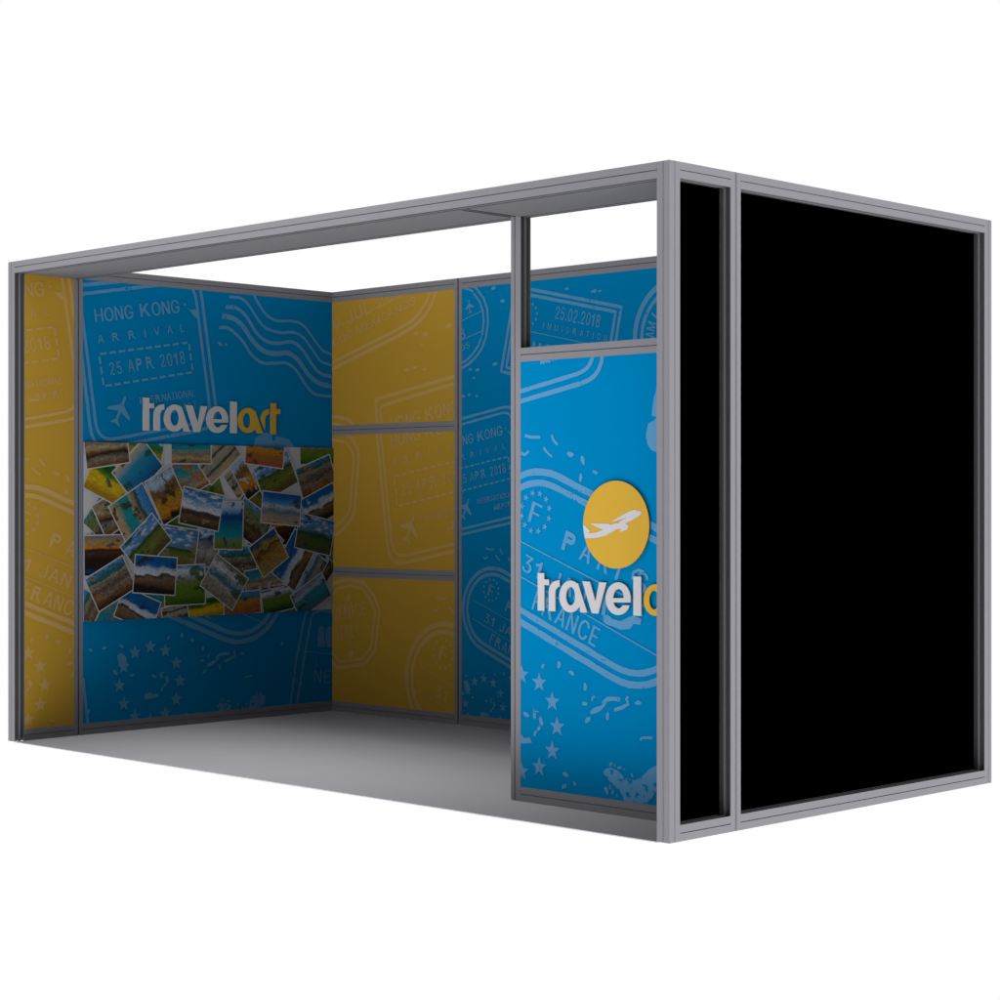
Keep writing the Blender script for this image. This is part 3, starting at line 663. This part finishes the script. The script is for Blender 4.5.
K = {
 'cliff':    photo_mat('rocky_cliff_photo', [(0, BRN), (.2, ROCK), (.35, DRK), (.45, BRN), (.62, SND), (.8, ROCK), (1, SND)], .22, None, .5),
 'field':    photo_mat('green_field_photo', [(0, BRN), (.3, (.42, .25, .03)), (.62, (.40, .32, .03)), (.72, GRN), (.82, (.03, .20, .05)), (1, TEAL)], .10, None, .3),
 'coast':    photo_mat('coast_photo', [(0, BRN), (.22, SND), (.4, ROCK), (.5, (.30, .30, .25)), (.58, TEAL), (.8, (.02, .22, .36)), (1, (.03, .26, .40))], .30, None, .35),
 'canola':   photo_mat('yellow_canola_photo', [(0, (.45, .26, .02)), (.2, YEL), (.45, YEL), (.53, (.10, .26, .02)), (.7, DGR), (.85, (.03, .2, .04)), (1, GRN)], .14, None, .3),
 'sea':      photo_mat('blue_lagoon_photo', [(0, (.01, .13, .34)), (.35, (.02, .24, .48)), (.6, (.03, .30, .46)), (.78, (.35, .42, .42)), (.85, SND), (1, WHT)], .08, None, .15),
 'market':   photo_mat('warm_market_photo', [(0, DRK), (.15, ORG), (.35, (.50, .28, .03)), (.5, BRN), (.65, (.20, .12, .07)), (.8, PALE), (1, (.25, .36, .48))], .32, None, .5, 4),
 'mountain': photo_mat('mountain_lake_photo', [(0, DRK), (.14, (.06, .06, .03)), (.30, BRN), (.40, (.04, .04, .03)), (.48, (.10, .10, .09)), (.52, WHT), (.62, PALE), (.8, SKY), (1, (.03, .16, .36))], .10, (.50, .85), .3),
 'cove':     photo_mat('cove_photo', [(0, SND), (.14, (.03, .30, .30)), (.36, TEAL), (.42, SND), (.52, ROCK), (.60, DGR), (.66, SKY), (1, DEEP)], .12, None, .35),
 'forest':   photo_mat('forest_photo', [(0, DRK), (.25, BRN), (.42, DGR), (.55, ROCK), (.68, GRN), (.8, (.16, .22, .12)), (1, SKY)], .38, None, .6, 5),
 'road':     photo_mat('mountain_road_photo', [(0, (.12, .10, .04)), (.25, (.20, .20, .04)), (.42, (.10, .16, .03)), (.50, DGR), (.53, (.12, .22, .34)), (.7, SKY), (1, (.05, .20, .48))], .10, (.53, .9), .35),
 'sunset':   photo_mat('sunset_lake_photo', [(0, DRK), (.35, (.03, .015, .01)), (.52, (.10, .04, .015)), (.60, (.05, .02, .01)), (.64, (.75, .22, .02)), (.72, (.50, .30, .08)), (1, (.16, .20, .22))], .04, None, .3),
 'rocks':    photo_mat('rocky_shore_photo', [(0, DRK), (.18, BRN), (.34, ROCK), (.48, (.12, .09, .06)), (.62, ROCK), (.70, (.30, .30, .26)), (.74, (.03, .14, .08)), (.86, (.05, .20, .30)), (1, SKY)], .16, None, .7, 5),
 'ice':      photo_mat('ice_arch_photo', [(0, DRK), (.15, BRN), (.28, (.22, .16, .12)), (.36, (.03, .04, .03)), (.42, WHT), (.56, PALE), (.64, DEEP), (.8, (.01, .14, .40)), (1, (.01, .16, .42))], .30, None, .35, 2.6),
 'meadow':   photo_mat('green_meadow_photo', [(0, DGR), (.3, (.12, .24, .02)), (.55, (.16, .26, .03)), (.64, (.22, .24, .10)), (.72, (.36, .36, .34)), (.80, PALE), (.9, WHT), (1, SKY)], .10, (.78, .7), .35),
 'turquoise':photo_mat('turquoise_sea_photo', [(0, (.10, .16, .22)), (.3, (.04, .22, .28)), (.5, TEAL), (.7, (.08, .26, .34)), (.85, PALE), (1, (.30, .36, .44))], .30, None, .35),
 'pier':     photo_mat('pale_pier_photo', [(0, (.20, .17, .15)), (.3, (.42, .40, .40)), (.55, (.20, .20, .22)), (.62, (.05, .12, .28)), (.8, PALE), (1, SKY)], .25, None, .5, 4),
 'wood':     photo_mat('weathered_wood_photo', [(0, SND), (.2, (.40, .36, .26)), (.3, DRK), (.36, (.36, .34, .24)), (.6, (.42, .40, .30)), (.68, DRK), (.74, (.40, .36, .26)), (1, SND)], .12, None, .4),
 'dune':     photo_mat('red_dune_photo', [(0, RED), (.3, (.40, .17, .04)), (.55, ORG), (.66, (.55, .30, .06)), (.76, (.06, .22, .24)), (1, SKY)], .14, None, .4),
 'beach':    photo_mat('beach_sky_photo', [(0, SND), (.25, (.42, .36, .32)), (.38, (.10, .22, .30)), (.46, (.36, .36, .38)), (.55, PALE), (.66, SKY), (.85, DEEP), (1, (.02, .10, .36))], .16, None, .3),
 'lagoon':   photo_mat('lagoon_photo', [(0, (.22, .20, .04)), (.16, (.16, .22, .04)), (.28, (.20, .28, .10)), (.36, TEAL), (.6, (.01, .20, .36)), (.72, (.01, .10, .34)), (.80, (.01, .06, .26)), (.86, SKY), (1, PALE)], .06, None, .2),
 'roadsky':  photo_mat('open_road_photo', [(0, (.08, .08, .06)), (.22, (.10, .13, .03)), (.40, (.06, .12, .03)), (.46, (.02, .06, .08)), (.58, (.10, .24, .36)), (.8, SKY), (1, (.06, .18, .34))], .12, (.56, .9), .35),
 'wave':     photo_mat('pebble_wave_photo', [(0, (.30, .26, .20)), (.3, (.36, .32, .28)), (.46, (.46, .46, .46)), (.56, (.04, .18, .30)), (.68, (.30, .40, .48)), (.8, WHT), (1, ROCK)], .18, None, .55),
 'gold':     photo_mat('golden_rock_photo', [(0, (.50, .30, .05)), (.3, (.42, .24, .04)), (.5, (.10, .06, .03)), (.62, (.44, .28, .08)), (.78, (.05, .08, .16)), (1, DEEP)], .40, None, .6, 4),
}
PHOTOS = [  # lowest first: kind, u, v, width, height, turn
 ('ice',.60,1.06,.26,.2,20), ('rocks',.95,1.06,.27,.2,-15), ('lagoon',1.22,1.36,.2,.26,20), ('road',1.62,1.27,.26,.2,-30), ('sunset',1.80,1.09,.27,.2,12), ('coast',.90,.66,.27,.2,-10),
 ('wave',1.20,.86,.25,.2,25), ('beach',1.55,.70,.27,.2,-8), ('cove',2.06,.93,.26,.2,15), ('meadow',1.08,1.13,.27,.2,-35),
 ('forest',1.012,.629,.132,.110,-.5), ('wood',1.421,1.34,.085,.175,38.9), ('forest',.558,1.123,.189,.258,51.0), ('turquoise',.575,.625,.24,.17,22), ('rocks',.43,.66,.20,.16,60), ('cliff',.62,1.19,.26,.2,28), ('dune',1.86,.65,.25,.16,-20), ('gold',1.30,1.02,.25,.2,-30), ('forest',1.62,.98,.26,.2,50), ('wood',1.02,.60,.2,.15,10), ('ice',2.061,.833,.191,.16,51.0),
 ('canola',1.217,.642,.249,.123,9.7), ('pier',1.255,.975,.24,.22,-14.1), ('market',1.493,1.37,.118,.235,33.8), ('forest',1.542,1.114,.256,.212,-31.0), ('rocks',1.44,.895,.28,.19,1.0),
 ('coast',1.631,.796,.283,.137,7.3), ('meadow',1.73,.665,.237,.133,9.0), ('dune',1.473,.662,.271,.139,3.0), ('ice',.757,.655,.27,.18,-22), ('field',.795,1.508,.26,.185,-12.1),
 ('canola',.578,1.342,.30,.20,-24.8), ('coast',1.10,1.385,.26,.21,25), ('sea',.757,1.415,.28,.205,42.8), ('meadow',2.033,1.535,.285,.16,1.3), ('rocks',2.023,1.375,.284,.214,19.5),
 ('ice',2.055,1.215,.28,.19,23.0), ('wood',1.306,1.482,.28,.171,39.5), ('road',1.019,.995,.276,.216,-8.5), ('sunset',.542,.952,.264,.224,.4), ('cove',.734,1.178,.237,.262,-59.6),
 ('market',.951,1.273,.205,.276,27.9), ('coast',1.113,1.526,.28,.16,.6), ('cliff',.557,1.51,.285,.165,8.3), ('road',1.714,1.388,.28,.21,24.6), ('dune',1.633,1.514,.288,.149,-5.8),
 ('pier',1.975,.799,.285,.125,54.9), ('ice',1.852,.9,.313,.207,55.9), ('gold',1.661,.947,.226,.212,31.8), ('turquoise',1.976,.689,.28,.164,28.7), ('roadsky',2.007,1.047,.284,.213,-11.6),
 ('beach',1.753,1.198,.295,.189,-5.1), ('lagoon',1.373,1.105,.209,.277,-2.0), ('road',.81,1.011,.283,.206,41.5), ('rocks',.58,.8,.277,.205,27.0), ('meadow',1.068,.778,.283,.228,.9),
 ('wave',1.342,.786,.275,.218,-33.2), ('mountain',1.18,1.198,.284,.212,-10.6), ('ice',.868,.838,.286,.215,-4.9),
]
c0, c1_, d0, d1 = SE+.027, BD-.0605, .602, 1.556
t = thing('photo_collage', 'wide printed collage of overlapping holiday photos across the blue wall', 'collage', (.0635, 1.28, 1.08))
bm = bmesh.new(); box(bm, (.0645, c0, d0), (.0658, c1_, d1)); finish('backing_sheet', bm, M['paper'], t)
for i, (kd, cu, cv, pw, ph_, tr) in enumerate(PHOTOS):
    bm = bmesh.new(); ul = bm.loops.layers.uv.new('uv'); b_ = .0065; n = .0004
    o4 = [(-pw/2, -ph_/2), (pw/2, -ph_/2), (pw/2, ph_/2), (-pw/2, ph_/2)]
    i4 = [(-pw/2+b_, -ph_/2+b_), (pw/2-b_, -ph_/2+b_), (pw/2-b_, ph_/2-b_), (-pw/2+b_, ph_/2-b_)]
    ca, sa = math.cos(math.radians(tr)), math.sin(math.radians(tr)); lift = .0064 + .0002*i
    P_ = lambda p: (cu+p[0]*ca-p[1]*sa, cv+p[0]*sa+p[1]*ca, 0)
    vo = [bm.verts.new(P_(p)) for p in o4]; vi = [bm.verts.new(P_(p)) for p in i4]
    for j in range(4): bm.faces.new((vo[j], vo[(j+1) % 4], vi[(j+1) % 4], vi[j])).material_index = 0
    f = bm.faces.new(vi); f.material_index = 1
    for lp, q in zip(f.loops, ((0, 0), (1, 0), (1, 1), (0, 1))): lp[ul].uv = q
    for co, no in (((c0,0,0),(-1,0,0)), ((c1_,0,0),(1,0,0)), ((0,d0,0),(0,-1,0)), ((0,d1,0),(0,1,0))):
        bmesh.ops.bisect_plane(bm, geom=bm.verts[:]+bm.edges[:]+bm.faces[:], plane_co=co, plane_no=no, clear_outer=True)
    for v in bm.verts: v.co = WALL_L(v.co.x, v.co.y, lift)
    finish('photo', bm, [M['paper'], K[kd]], t, K[kd].name.replace('_photo', '').replace('_', ' ') + ' photo')
